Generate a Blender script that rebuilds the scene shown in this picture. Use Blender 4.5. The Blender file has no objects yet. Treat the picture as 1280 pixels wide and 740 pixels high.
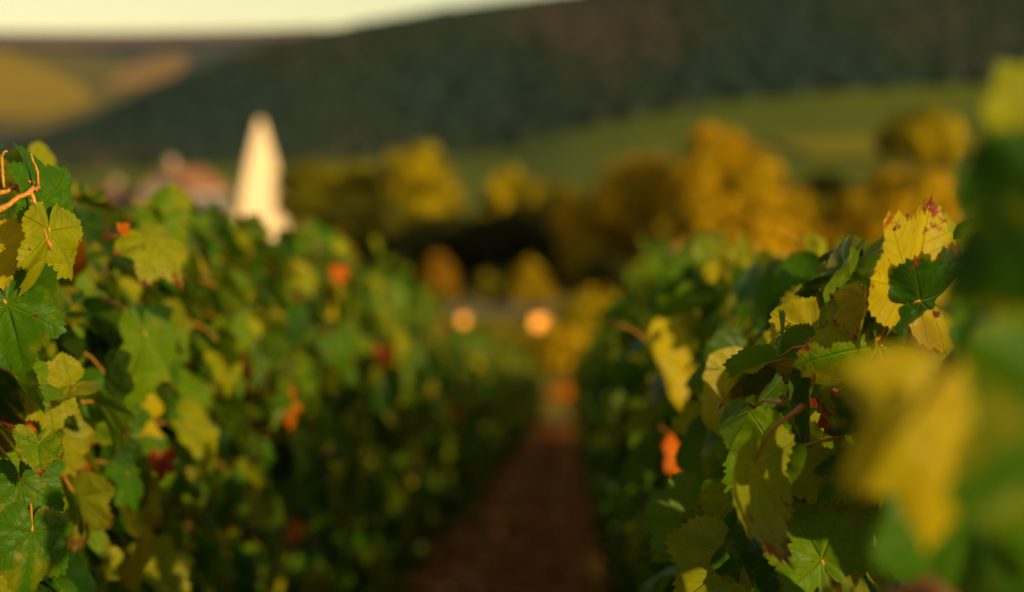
import bpy, math, random
import numpy as np
from mathutils import Vector, Matrix

sc = bpy.context.scene
COL = sc.collection
R = math.radians

# ------------------------------------------------------------------ camera
FPX = 2489.0                                   # focal length in photo pixels (70 mm on 36 mm, 1280 px)
EYE = Vector((0.0, 0.0, 0.80))
PITCH, YAW = R(3.33), R(1.565)
cam_d = bpy.data.cameras.new("camera")
cam = bpy.data.objects.new("camera", cam_d)
COL.objects.link(cam)
cam.location = EYE
cam.rotation_euler = (R(90) - PITCH, 0, YAW)
cam_d.sensor_width = 36.0
cam_d.lens = 70.0
cam_d.clip_start = 0.05
cam_d.clip_end = 12000
cam_d.dof.use_dof = True
cam_d.dof.focus_distance = 1.82
cam_d.dof.aperture_fstop = 3.1
sc.camera = cam

# ------------------------------------------------------------------ light
SUN_AZ = 44.0                                   # degrees from straight behind the camera towards the right
SUN_EL = 15.5
to_sun = Vector((math.sin(R(SUN_AZ)) * math.cos(R(SUN_EL)), -math.cos(R(SUN_AZ)) * math.cos(R(SUN_EL)), math.sin(R(SUN_EL))))
w = bpy.data.worlds.new("World")
sc.world = w
w.use_nodes = True
nt = w.node_tree
bg = nt.nodes["Background"]
sky = nt.nodes.new("ShaderNodeTexSky")
sky.sky_type = 'NISHITA'
sky.sun_disc = False
sky.sun_elevation = R(SUN_EL)
sky.sun_rotation = math.atan2(to_sun.x, to_sun.y)
sky.altitude = 0
sky.air_density = 1.45
sky.dust_density = 0.6
sky.ozone_density = 0.0
nt.links.new(sky.outputs[0], bg.inputs[0])
bg.inputs[1].default_value = 0.096
sun_d = bpy.data.lights.new("sun", 'SUN')
sun_d.energy = 5.0
sun_d.angle = R(0.5)
sun_d.color = (1.0, 0.77, 0.40)
sun = bpy.data.objects.new("sun", sun_d)
COL.objects.link(sun)
sun.rotation_euler = to_sun.to_track_quat('Z', 'Y').to_euler()

sc.view_settings.view_transform = 'Standard'
sc.view_settings.look = 'None'
sc.view_settings.gamma = 1.0
sc.view_settings.exposure = 0.32
sc.view_settings.use_curve_mapping = False
sc.render.engine = 'CYCLES'
sc.cycles.use_denoising = True
sc.cycles.max_bounces = 7
sc.cycles.transmission_bounces = 6
sc.cycles.sample_clamp_indirect = 6.0

# ------------------------------------------------------------------ helpers
CAM_M = Matrix.LocRotScale(EYE, cam.rotation_euler.to_quaternion(), None)
CAM_R = CAM_M.to_3x3()


def at(px, py, d):
    """World point seen at photo pixel (px, py) at depth d metres in front of the camera."""
    return CAM_M @ Vector(((px - 640) / FPX * d, -(py - 370) / FPX * d, -d))


def smooth(a, b, x):
    t = min(1, max(0, (x - a) / (b - a)))
    return t * t * (3 - 2 * t)


SLOPE = 0.1025


def ground_z(y, x=0.0):
    if y <= 44:
        return -SLOPE * y
    z = -SLOPE * 44
    z += 0.45 * smooth(44, 72, y)
    z -= 9.5 * smooth(82, 150, y)
    z -= 4.5 * smooth(150, 230, y)
    return z


def tag(o, label=None, cat=None, group=None, kind=None):
    if label: o["label"] = label
    if cat: o["category"] = cat
    if group: o["group"] = group
    if kind: o["kind"] = kind
    return o


def empty(name, loc, rz=0.0):
    o = bpy.data.objects.new(name, None)
    o.empty_display_size = 0.2
    COL.objects.link(o)
    o.location = loc
    o.rotation_euler = (0, 0, rz)
    return o


class MB:
    """Collects numpy triangle soup with per point tint and leaf coordinates."""

    def __init__(self):
        self.V, self.T, self.C, self.L, self.M = [], [], [], [], []
        self.n = 0

    def add(self, V, T, tint=(1, 1, 1), lp=None, mi=0):
        V = np.asarray(V, dtype=np.float64).reshape(-1, 3)
        T = np.asarray(T, dtype=np.int64).reshape(-1, 3)
        self.V.append(V)
        self.T.append(T + self.n)
        c = np.asarray(tint, dtype=np.float64)
        if c.ndim == 1:
            c = np.tile(c, (len(V), 1))
        self.C.append(c)
        self.L.append(np.zeros((len(V), 3)) if lp is None else lp)
        self.M.append(np.full(len(T), mi))
        self.n += len(V)

    def box(self, cx, cy, cz, sx, sy, sz, mi=0, rz=0.0):
        v = np.array([[x, y, z] for x in (-.5, .5) for y in (-.5, .5) for z in (-.5, .5)]) * (sx, sy, sz)
        c, s = math.cos(rz), math.sin(rz)
        v = np.stack([v[:, 0] * c - v[:, 1] * s + cx, v[:, 0] * s + v[:, 1] * c + cy, v[:, 2] + cz], 1)
        q = [(0, 1, 3, 2), (4, 6, 7, 5), (0, 4, 5, 1), (2, 3, 7, 6), (0, 2, 6, 4), (1, 5, 7, 3)]
        t = [f for a, b, c_, d in q for f in ((a, b, c_), (a, c_, d))]
        vv = v[np.array(t).reshape(-1)]
        self.add(vv, np.arange(len(vv)).reshape(-1, 3), mi=mi)

    def poly(self, pts, mi=0):
        n = len(pts)
        self.add(pts, [(0, i, i + 1) for i in range(1, n - 1)], mi=mi)

    def tube(self, pts, radii, seg=8, tint=(1, 1, 1), mi=0, cap=True, wob=0.0, rng=None):
        pts = [Vector(p) for p in pts]
        V, T = [], []
        ref = Vector((0.3, 0.9, 0.2)).normalized()
        for i, p in enumerate(pts):
            d = (pts[min(i + 1, len(pts) - 1)] - pts[max(i - 1, 0)]).normalized()
            a = d.cross(ref)
            if a.length < 1e-3: a = d.cross(Vector((1, 0, 0)))
            a.normalize()
            b = d.cross(a)
            for k in range(seg):
                th = 2 * math.pi * k / seg
                r = radii[i] * (1 + (rng.uniform(-wob, wob) if rng else 0))
                V.append(p + (a * math.cos(th) + b * math.sin(th)) * r)
        for i in range(len(pts) - 1):
            for k in range(seg):
                k2 = (k + 1) % seg
                a, b, c, d = i * seg + k, i * seg + k2, (i + 1) * seg + k2, (i + 1) * seg + k
                T += [(a, b, c), (a, c, d)]
        if cap:
            V.append(pts[0]); V.append(pts[-1])
            m = len(V)
            for k in range(seg):
                k2 = (k + 1) % seg
                T += [(m - 2, k2, k), (m - 1, (len(pts) - 1) * seg + k, (len(pts) - 1) * seg + k2)]
        self.add([tuple(v) for v in V], T, tint, mi=mi)

    def mesh(self, name, mats, smooth_shade=True):
        V = np.concatenate(self.V); T = np.concatenate(self.T)
        me = bpy.data.meshes.new(name)
        me.vertices.add(len(V)); me.vertices.foreach_set("co", V.reshape(-1).astype(np.float32))
        me.loops.add(len(T) * 3); me.loops.foreach_set("vertex_index", T.reshape(-1).astype(np.int32))
        me.polygons.add(len(T))
        me.polygons.foreach_set("loop_start", (np.arange(len(T)) * 3).astype(np.int32))
        me.polygons.foreach_set("loop_total", np.full(len(T), 3, dtype=np.int32))
        for m in mats: me.materials.append(m)
        me.polygons.foreach_set("material_index", np.concatenate(self.M).astype(np.int32))
        me.polygons.foreach_set("use_smooth", np.full(len(T), smooth_shade))
        C = np.concatenate(self.C)
        at_ = me.attributes.new("tint", 'FLOAT_COLOR', 'POINT')
        at_.data.foreach_set("color", np.concatenate([C, np.ones((len(C), 1))], 1).reshape(-1).astype(np.float32))
        al = me.attributes.new("lp", 'FLOAT_VECTOR', 'POINT')
        al.data.foreach_set("vector", np.concatenate(self.L).reshape(-1).astype(np.float32))
        me.update(calc_edges=True)
        me.validate()
        return me

    def obj(self, name, mats, parent=None, smooth_shade=True):
        if not isinstance(mats, (list, tuple)): mats = [mats]
        o = bpy.data.objects.new(name, self.mesh(name, mats, smooth_shade))
        COL.objects.link(o)
        if parent: o.parent = parent
        return o


# ------------------------------------------------------------------ materials
class NT:
    def __init__(self, name):
        self.m = bpy.data.materials.new(name)
        self.m.use_nodes = True
        self.t = self.m.node_tree
        self.t.nodes.clear()
        self.out = self.t.nodes.new("ShaderNodeOutputMaterial")

    def n(self, typ, **kw):
        nd = self.t.nodes.new(typ)
        for k, v in kw.items(): setattr(nd, k, v)
        return nd

    def set(self, sock, v):
        if hasattr(v, "is_output") or isinstance(v, bpy.types.NodeSocket): self.t.links.new(v, sock)
        else: sock.default_value = v

    def math(self, op, a, b=0.0, c=0.0, clamp=False):
        nd = self.n("ShaderNodeMath", operation=op, use_clamp=clamp)
        self.set(nd.inputs[0], a); self.set(nd.inputs[1], b); self.set(nd.inputs[2], c)
        return nd.outputs[0]

    def mix(self, f, a, b, blend='MIX'):
        nd = self.n("ShaderNodeMix", data_type='RGBA', blend_type=blend)
        self.set(nd.inputs[0], f)
        for s, v in ((nd.inputs[6], a), (nd.inputs[7], b)):
            if isinstance(v, tuple) and len(v) == 3: v = v + (1,)
            self.set(s, v)
        return nd.outputs[2]

    def ramp(self, f, stops):
        nd = self.n("ShaderNodeValToRGB")
        e = nd.color_ramp.elements
        while len(e) < len(stops): e.new(0.5)
        for el, (p, c) in zip(e, stops):
            el.position = p
            el.color = c if len(c) == 4 else tuple(c) + (1,)
        self.set(nd.inputs[0], f)
        return nd.outputs[0]

    def noise(self, scale, detail=4.0, vec=None, rough=0.55, dist=0.0):
        nd = self.n("ShaderNodeTexNoise")
        nd.inputs["Scale"].default_value = scale
        nd.inputs["Detail"].default_value = detail
        nd.inputs["Roughness"].default_value = rough
        nd.inputs["Distortion"].default_value = dist
        if vec is not None: self.set(nd.inputs["Vector"], vec)
        return nd.outputs[0]

    def sstep(self, v, lo, hi):
        nd = self.n("ShaderNodeMapRange", interpolation_type='SMOOTHSTEP')
        self.set(nd.inputs[0], v)
        nd.inputs[1].default_value, nd.inputs[2].default_value = lo, hi
        return nd.outputs[0]

    def surf(self, sh):
        self.t.links.new(sh, self.out.inputs[0])
        return self.m

    def pbsdf(self, col, rough=0.8, spec=0.3, bump=None, bstr=0.3, bdist=0.02, metal=0.0):
        p = self.n("ShaderNodeBsdfPrincipled")
        if isinstance(col, tuple) and len(col) == 3: col = col + (1,)
        self.set(p.inputs["Base Color"], col)
        self.set(p.inputs["Roughness"], rough)
        self.set(p.inputs["Specular IOR Level"], spec)
        p.inputs["Metallic"].default_value = metal
        if bump is not None:
            b = self.n("ShaderNodeBump")
            b.inputs["Strength"].default_value = bstr
            b.inputs["Distance"].default_value = bdist
            self.set(b.inputs["Height"], bump)
            self.t.links.new(b.outputs[0], p.inputs["Normal"])
        return p.outputs[0]


def simple_mat(name, c1, c2, scale, rough=0.8, spec=0.3, bstr=0.3, bdist=0.02, detail=5.0, coord="Object"):
    n = NT(name)
    tc = n.n("ShaderNodeTexCoord").outputs[coord]
    f = n.noise(scale, detail, tc)
    col = n.ramp(f, [(0.3, c1), (0.7, c2)])
    f2 = n.noise(scale * 6, 3, tc)
    return n.surf(n.pbsdf(col, rough, spec, f2, bstr, bdist))


def leaf_material():
    n = NT("vine_leaf_skin")
    tint = n.n("ShaderNodeAttribute", attribute_name="tint").outputs["Color"]
    lpv = n.n("ShaderNodeAttribute", attribute_name="lp").outputs["Vector"]
    sep = n.n("ShaderNodeSeparateXYZ")
    n.t.links.new(lpv, sep.inputs[0])
    x, y, rnd = sep.outputs[0], sep.outputs[1], sep.outputs[2]
    ax = n.math('ABSOLUTE', x)
    # main veins: midrib and two mirrored pairs
    best_p = None
    best_s = None
    for ang in (0.0, 47.0, 104.0):
        s, c = math.sin(R(ang)), math.cos(R(ang))
        along = n.math('ADD', n.math('MULTIPLY', ax, s), n.math('MULTIPLY', y, c))
        perp = n.math('ABSOLUTE', n.math('SUBTRACT', n.math('MULTIPLY', ax, c), n.math('MULTIPLY', y, s)))
        perp = n.math('ADD', perp, n.math('MULTIPLY', n.math('LESS_THAN', along, 0.0), 5.0))
        sec = n.math('SUBTRACT', along, n.math('MULTIPLY', perp, 0.85))
        if best_p is None: best_p, best_s = perp, sec
        else:
            lt = n.math('LESS_THAN', perp, best_p)
            mixn = n.n("ShaderNodeMix", data_type='FLOAT')
            n.set(mixn.inputs[0], lt); n.set(mixn.inputs[2], best_s); n.set(mixn.inputs[3], sec)
            best_s = mixn.outputs[0]
            best_p = n.math('MINIMUM', perp, best_p)
    rad = n.math('SQRT', n.math('ADD', n.math('MULTIPLY', x, x), n.math('MULTIPLY', y, y)))
    wv = n.math('MULTIPLY', n.math('SUBTRACT', 1.15, rad), 0.026)
    main_v = n.math('SUBTRACT', 1.0, n.math('DIVIDE', best_p, wv), clamp=True)
    fr = n.math('ABSOLUTE', n.math('SUBTRACT', n.math('FRACT', n.math('MULTIPLY', best_s, 7.0)), 0.5))
    sec_v = n.math('SUBTRACT', 1.0, n.math('MULTIPLY', fr, 20.0), clamp=True)
    comb = n.n("ShaderNodeCombineXYZ")
    n.set(comb.inputs[0], x); n.set(comb.inputs[1], y); n.set(comb.inputs[2], n.math('MULTIPLY', rnd, 40.0))
    co = comb.outputs[0]
    vor = n.n("ShaderNodeTexVoronoi", feature='DISTANCE_TO_EDGE')
    vor.inputs["Scale"].default_value = 2.3
    n.set(vor.inputs["Vector"], co)
    cell = n.math('MULTIPLY', vor.outputs["Distance"], 5.0, clamp=True)
    nz = n.noise(2.6, 4, co)
    nz2 = n.noise(9.0, 3, co)
    # mottling and yellowing between the veins
    base = n.mix(n.math('MULTIPLY', nz, 0.75), n.mix(1.0, tint, (0.62, 0.72, 0.6), 'MULTIPLY'), n.mix(1.0, tint, (1.55, 1.3, 1.0), 'MULTIPLY'))
    vein = n.math('MAXIMUM', main_v, n.math('MULTIPLY', sec_v, n.math('MULTIPLY', nz2, 0.34)))
    base = n.mix(n.math('MULTIPLY', vein, 0.62), base, n.mix(0.25, n.mix(1.0, tint, (1.9, 1.7, 1.5), 'MULTIPLY'), (0.20, 0.19, 0.006)))
    yel = n.math('MULTIPLY', n.sstep(best_p, 0.03, 0.16), n.sstep(n.math('ADD', nz, n.math('MULTIPLY', n.math('FRACT', n.math('MULTIPLY', rnd, 7.3)), 0.45)), 0.72, 0.98))
    base = n.mix(n.math('MULTIPLY', yel, 0.55), base, (0.30, 0.22, 0.004))
    # autumn scorch on margins, on some leaves only
    gate = n.sstep(rnd, 0.45, 0.95)
    edge = n.math('ADD', n.math('MULTIPLY', rad, 0.55), n.math('MULTIPLY', nz2, 0.75))
    scorch = n.math('MULTIPLY', n.sstep(edge, 0.77, 0.92), gate)
    red = n.ramp(nz, [(0.35, (0.32, 0.035, 0.008)), (0.6, (0.10, 0.018, 0.008))])
    base = n.mix(scorch, base, red)
    spots = n.math('MULTIPLY', n.sstep(n.noise(5.0, 2, co), 0.70, 0.73), n.sstep(rnd, 0.3, 0.5))
    base = n.mix(spots, base, (0.16, 0.03, 0.01))
    geo = n.n("ShaderNodeNewGeometry")
    under = n.mix(0.55, n.mix(1.0, base, (1.1, 1.1, 1.3), 'MULTIPLY'), (0.08, 0.10, 0.012))
    col = n.mix(n.math('MULTIPLY', geo.outputs["Backfacing"], 0.8), base, under)
    h = n.math('ADD', n.math('MULTIPLY', cell, 0.35), n.math('MULTIPLY', main_v, -1.0))
    h = n.math('ADD', h, n.math('MULTIPLY', sec_v, -0.25))
    rough = n.math('ADD', 0.34, n.math('MULTIPLY', nz2, 0.25))
    p = n.pbsdf(col, rough, 0.14, h, 0.6, 0.005)
    tr = n.n("ShaderNodeBsdfTranslucent")
    n.set(tr.inputs[0], n.mix(1.0, base, (1.5, 1.35, 0.35), 'MULTIPLY'))
    ms = n.n("ShaderNodeMixShader")
    ms.inputs[0].default_value = 0.44
    n.t.links.new(p, ms.inputs[1]); n.t.links.new(tr.outputs[0], ms.inputs[2])
    return n.surf(ms.outputs[0])


def tint_leaf_material(name, rough=0.75, transl=0.22, spec=0.05):
    n = NT(name)
    tint = n.n("ShaderNodeAttribute", attribute_name="tint").outputs["Color"]
    p = n.pbsdf(tint, rough, spec)
    tr = n.n("ShaderNodeBsdfTranslucent")
    n.set(tr.inputs[0], n.mix(1.0, tint, (1.2, 1.1, 0.6), 'MULTIPLY'))
    ms = n.n("ShaderNodeMixShader")
    ms.inputs[0].default_value = transl
    n.t.links.new(p, ms.inputs[1]); n.t.links.new(tr.outputs[0], ms.inputs[2])
    return n.surf(ms.outputs[0])


def soil_material():
    n = NT("red_soil")
    tc = n.n("ShaderNodeTexCoord").outputs["Object"]
    f = n.noise(3.0, 8, tc, 0.65)
    f2 = n.noise(26.0, 6, tc, 0.7)
    col = n.ramp(f, [(0.25, (0.38, 0.105, 0.018)), (0.55, (0.50, 0.16, 0.03)), (0.8, (0.56, 0.21, 0.05))])
    col = n.mix(n.math('MULTIPLY', f2, 0.6), col, (0.14, 0.04, 0.012))
    # grass and valley meadow far from the rows
    sep = n.n("ShaderNodeSeparateXYZ"); n.t.links.new(tc, sep.inputs[0])
    far = n.sstep(n.math('ADD', sep.outputs[1], n.math('MULTIPLY', n.noise(0.6, 3, tc), 4.0)), 40.0, 46.0)
    gr = n.ramp(n.noise(0.25, 5, tc), [(0.3, (0.10, 0.095, 0.006)), (0.7, (0.26, 0.17, 0.012))])
    col = n.mix(far, col, gr)
    return n.surf(n.pbsdf(col, 0.95, 0.1, n.math('ADD', f, n.math('MULTIPLY', f2, 0.5)), 0.8, 0.03))


def plain_mat(name, col, rough=0.7, spec=0.3, metal=0.0):
    n = NT(name)
    tc = n.n("ShaderNodeTexCoord").outputs["Object"]
    f = n.noise(5.0, 4, tc)
    c = n.mix(f, tuple(v * 0.8 for v in col), tuple(min(1, v * 1.2) for v in col))
    return n.surf(n.pbsdf(c, rough, spec, metal=metal))


M_LEAF = leaf_material()
M_PET = simple_mat("vine_petiole", (0.40, 0.09, 0.008), (0.46, 0.26, 0.012), 45, 0.5, 0.4)
M_CANE = simple_mat("vine_cane", (0.16, 0.055, 0.018), (0.28, 0.11, 0.03), 25, 0.6, 0.3)
M_BARK = simple_mat("vine_bark", (0.035, 0.022, 0.014), (0.11, 0.07, 0.045), 40, 0.95, 0.1, 1.0, 0.01)
M_SOIL = soil_material()
M_CROWN = tint_leaf_material("tree_leaf")
M_GRASS = tint_leaf_material("grass_blade", 0.7, 0.35)
M_TRUNK = simple_mat("tree_bark", (0.04, 0.03, 0.02), (0.10, 0.07, 0.05), 4, 0.95, 0.1)

# ------------------------------------------------------------------ ground
xs = np.concatenate([-np.geomspace(4000, 4, 26), np.linspace(-3, 3, 61), np.geomspace(4, 4000, 26)])
ys = np.concatenate([np.linspace(-40, -2, 12), np.arange(-1.5, 46, 0.16), np.linspace(46.5, 100, 70), np.geomspace(102, 6000, 60)])
rs = np.random.RandomState(5)
gx, gy = np.meshgrid(xs, ys)
gz = np.vectorize(ground_z)(gy)
near = (np.abs(gx) < 3.2) & (gy < 46)
gz = gz + near * (rs.uniform(-0.012, 0.012, gx.shape) + 0.012 * np.sin(gx * 9 + gy * 3) - 0.02 * np.exp(-((gx + 0.2) / 0.16) ** 2))
V = np.stack([gx, gy, gz], -1).reshape(-1, 3)
nx, ny = len(xs), len(ys)
ii, jj = np.meshgrid(np.arange(ny - 1), np.arange(nx - 1), indexing='ij')
a = (ii * nx + jj).reshape(-1); b = a + 1; c = a + nx + 1; d = a + nx
mb = MB()
mb.add(V, np.concatenate([np.stack([a, b, c], 1), np.stack([a, c, d], 1)]))
tag(mb.obj("ground", M_SOIL), kind="structure")

# country road crossing behind the rows
mb = MB()
V, T = [], []
rx = np.linspace(-60, 60, 61)
for i, x in enumerate(rx):
    y0 = 75.0 + 0.02 * x
    V += [(x, y0 - 1.8, ground_z(y0 - 1.8) + 0.03), (x, y0 + 1.8, ground_z(y0 + 1.8) + 0.03)]
    if i:
        k = 2 * i
        T += [(k - 2, k, k + 1), (k - 2, k + 1, k - 1)]
mb.add(V, T)
tag(mb.obj("road", simple_mat("asphalt", (0.04, 0.038, 0.045), (0.065, 0.06, 0.07), 3, 0.85)), kind="structure")

# ------------------------------------------------------------------ hills (elevations from their outline, at real distances)
def interp(x, pts):
    return float(np.interp(x, [p[0] for p in pts], [p[1] for p in pts]))


HOR = 225.0


def hill_point(px, d, ypx):
    """Point at photo column px and depth d whose height puts it at row ypx."""
    p = at(px, HOR, d)
    p.z = EYE.z + (HOR - ypx) / FPX * d
    return p


RIDGE = [(-900, 260), (-200, 222), (0, 192), (60, 172), (120, 150), (200, 112), (300, 75), (400, 46), (480, 31), (560, 17), (640, 8), (720, -2), (900, -38), (1100, -66), (1300, -80), (2200, -110)]
FOOT = [(-900, 262), (0, 214), (200, 208), (380, 203), (560, 196), (640, 186), (700, 166), (800, 145), (900, 128), (1050, 114), (1250, 104), (2200, 90)]
D_BASE, D_FOOT, D_RIDGE = 300.0, 460.0, 950.0


def hill_y(px, t, noise=0.0):
    """t 0..1 from the wood's lower edge to the ridge: row in the photo."""
    f, r = interp(px, FOOT), interp(px, RIDGE)
    return f + (r - f) * t + noise


def sheet(fn, us, vs, mats, name):
    m = MB()
    V = [tuple(fn(u, v)) for v in vs for u in us]
    T = []
    n = len(us)
    for j in range(len(vs) - 1):
        for i in range(n - 1):
            a = j * n + i
            T += [(a, a + 1, a + n + 1), (a, a + n + 1, a + n)]
    m.add(V, T)
    return m.obj(name, mats)


def forest_mat():
    n = NT("wooded_hillside")
    tc = n.n("ShaderNodeTexCoord").outputs["Object"]
    f = n.noise(0.012, 5, tc, 0.6)
    col = n.ramp(f, [(0.30, (0.012, 0.024, 0.016)), (0.5, (0.018, 0.027, 0.013)), (0.68, (0.038, 0.030, 0.016))])
    return n.surf(n.pbsdf(col, 0.95, 0.05, n.noise(0.12, 3, tc), 1.0, 3.0))


def field_mat(name, c1, c2, scale=0.02):
    n = NT(name)
    tc = n.n("ShaderNodeTexCoord").outputs["Object"]
    f = n.noise(scale, 5, tc)
    wv = n.n("ShaderNodeTexWave"); wv.inputs["Scale"].default_value = 0.35; wv.inputs["Distortion"].default_value = 0.6
    n.set(wv.inputs["Vector"], tc)
    col = n.ramp(f, [(0.3, c1), (0.7, c2)])
    col = n.mix(n.math('MULTIPLY', wv.outputs[0 if len(wv.outputs) == 1 else 1], 0.25), col, tuple(v * 0.55 for v in c1))
    return n.surf(n.pbsdf(col, 0.95, 0.05))


M_FOREST = forest_mat()
us = np.linspace(-700, 2100, 113)
rs = np.random.RandomState(11)
tag(sheet(lambda u, t: hill_point(u, D_FOOT + (D_RIDGE - D_FOOT) * t, hill_y(u, math.sin(t * math.pi / 2))) + Vector((0, 0, rs.uniform(-2.5, 2.5) if 0.02 < t < 0.98 else 0)),
          us, np.linspace(0, 1, 46), M_FOREST, "wooded_hill"), kind="structure")
# back side of the ridge
tag(sheet(lambda u, t: hill_point(u, D_RIDGE, interp(u, RIDGE)) + Vector((0, t * 300, -t * (30 + max(0, (230 - interp(u, RIDGE)) * 0.36)))),
          us, np.linspace(0, 1, 5), M_FOREST, "hill_back"), kind="structure")


def foot_point(u, t):
    y = HOR + 62 + (interp(u, FOOT) - HOR - 62) * t
    return hill_point(u, D_BASE * 0.75 + (D_FOOT - D_BASE * 0.75) * t, y)


tag(sheet(foot_point, us, np.linspace(0, 1, 24), field_mat("vineyard_slope", (0.085, 0.100, 0.005), (0.12, 0.13, 0.006)), "vineyard_slope"), kind="structure")
# a yellower parcel on the slope
tag(sheet(lambda u, t: foot_point(u + (1 - t) * 60, 0.50 + 0.17 * t) + Vector((0, 0, 0.5)), np.linspace(960, 1330, 14), np.linspace(0, 1, 4),
          field_mat("yellow_parcel", (0.17, 0.14, 0.005), (0.22, 0.17, 0.006)), "field"), kind="structure")

# far hill
FAR_TOP = [(-1500, 50), (-200, 40), (0, 42), (100, 43), (200, 42), (300, 40), (380, 38), (520, 26), (700, 30), (1400, 60), (2600, 90)]
D_F0, D_F1 = 1500.0, 2700.0


def far_point(u, t):
    y = 190 + (interp(u, FAR_TOP) - 190) * (t ** 0.9)
    return hill_point(u, D_F0 + (D_F1 - D_F0) * t, y)


usf = np.linspace(-1400, 2400, 120)
n_ = NT("far_hillside")
tc_ = n_.n("ShaderNodeTexCoord").outputs["Object"]
f_ = n_.noise(0.004, 5, tc_)
col_ = n_.ramp(f_, [(0.35, (0.035, 0.050, 0.042)), (0.6, (0.055, 0.060, 0.045)), (0.75, (0.10, 0.08, 0.055))])
M_FAR = n_.surf(n_.pbsdf(col_, 0.95, 0.05))
tag(sheet(far_point, usf, np.linspace(0, 1, 20), M_FAR, "far_hill"), kind="structure")
tag(sheet(lambda u, t: far_point(u, 1) + Vector((0, t * 900, -t * 260)), usf, np.linspace(0, 1, 4), M_FAR, "far_hill_back"), kind="structure")


def far_field(name, poly, mat):
    """A field lying 3 m over the far hillside; poly = (u, t) corner rows: list of (t, u0, u1)."""
    V, T = [], []
    K = 10
    for r, (t, u0, u1) in enumerate(poly):
        for k in range(K + 1):
            V.append(tuple(far_point(u0 + (u1 - u0) * k / K, t) + Vector((0, -4, 2.0 if name == 'meadow' else 4.0))))
            if r and k:
                a = (r - 1) * (K + 1) + k - 1
                T += [(a, a + 1, a + K + 2), (a, a + K + 2, a + K + 1)]
    m = MB(); m.add(V, T)
    tag(m.obj(name, mat), kind="structure")


far_field("meadow", [(0.12, -400, 120), (0.26, -400, 215), (0.5, -400, 240), (0.7, -400, 190), (0.82, -400, 90)], field_mat("olive_meadow", (0.11, 0.09, 0.022), (0.17, 0.125, 0.028), 0.006))
far_field("stubble_field", [(0.22, -300, 60), (0.34, -300, 118), (0.5, -300, 105), (0.66, -300, 60), (0.8, -300, 10)], field_mat("golden_stubble", (0.24, 0.15, 0.01), (0.36, 0.23, 0.015), 0.006))
far_field("ploughed_field", [(0.46, 130, 175), (0.58, 140, 225), (0.70, 170, 240), (0.76, 195, 232)], field_mat("ochre_ploughland", (0.22, 0.12, 0.035), (0.30, 0.17, 0.05), 0.006))
far_field("stubble_field", [(0.86, -300, 130), (0.92, -300, 400), (0.985, -300, 400)], field_mat("pink_upland", (0.16, 0.10, 0.075), (0.22, 0.14, 0.10), 0.004))

# woodland canopy on the hill: thousands of crowns, one mass
def lump_template(rng, nseg=7, nring=4):
    V = [(0, 0, 1.0)]
    for j in range(1, nring):
        th = math.pi * j / nring * 0.9
        for k in range(nseg):
            ph = 2 * math.pi * (k + 0.5 * (j % 2)) / nseg
            r = rng.uniform(0.8, 1.15)
            V.append((math.sin(th) * math.cos(ph) * r, math.sin(th) * math.sin(ph) * r, math.cos(th) * r))
    T = [(0, 1 + k, 1 + (k + 1) % nseg) for k in range(nseg)]
    for j in range(nring - 2):
        for k in range(nseg):
            a = 1 + j * nseg + k; b = 1 + j * nseg + (k + 1) % nseg
            T += [(a, a + nseg, b + nseg), (a, b + nseg, b)]
    return np.array(V), np.array(T)


rng = random.Random(3)
lumps = [lump_template(rng) for _ in range(6)]
mb = MB()
for i in range(9500):
    u = rng.uniform(-150, 1450); t = rng.random() ** 0.9
    dd = D_FOOT + (D_RIDGE - D_FOOT) * t
    p = hill_point(u, dd, hill_y(u, math.sin(t * math.pi / 2)))
    s = rng.uniform(2.4, 4.2)
    V, T = rng.choice(lumps)
    k = 0.5 + 0.5 * math.sin(u * 0.011 + t * 5) * math.cos(u * 0.006 - t * 3)
    q = rng.random()
    q = 0.25 * q + 0.75 * k + (0.33 * math.exp(-((u - 690 - 60 * math.sin(t * 5)) / 120) ** 2) - 0.08) + rng.gauss(0, 0.06)
    if q > 0.78: c = (0.038, 0.031, 0.017)
    elif q < 0.42: c = (0.014, 0.027, 0.018)
    else: c = (0.019, 0.028, 0.014)
    v = rng.uniform(0.94, 1.06)
    mb.add(V * (s, s, s * rng.uniform(0.7, 0.95)) + tuple(p), T, tuple(x * v for x in c))
n_ = NT("wood_canopy")
M_WOOD = n_.surf(n_.pbsdf(n_.n("ShaderNodeAttribute", attribute_name="tint").outputs["Color"], 0.9, 0.08))
tag(mb.obj("woodland", M_WOOD), label="dark mixed woodland covering the long hillside", kind="stuff")

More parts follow.
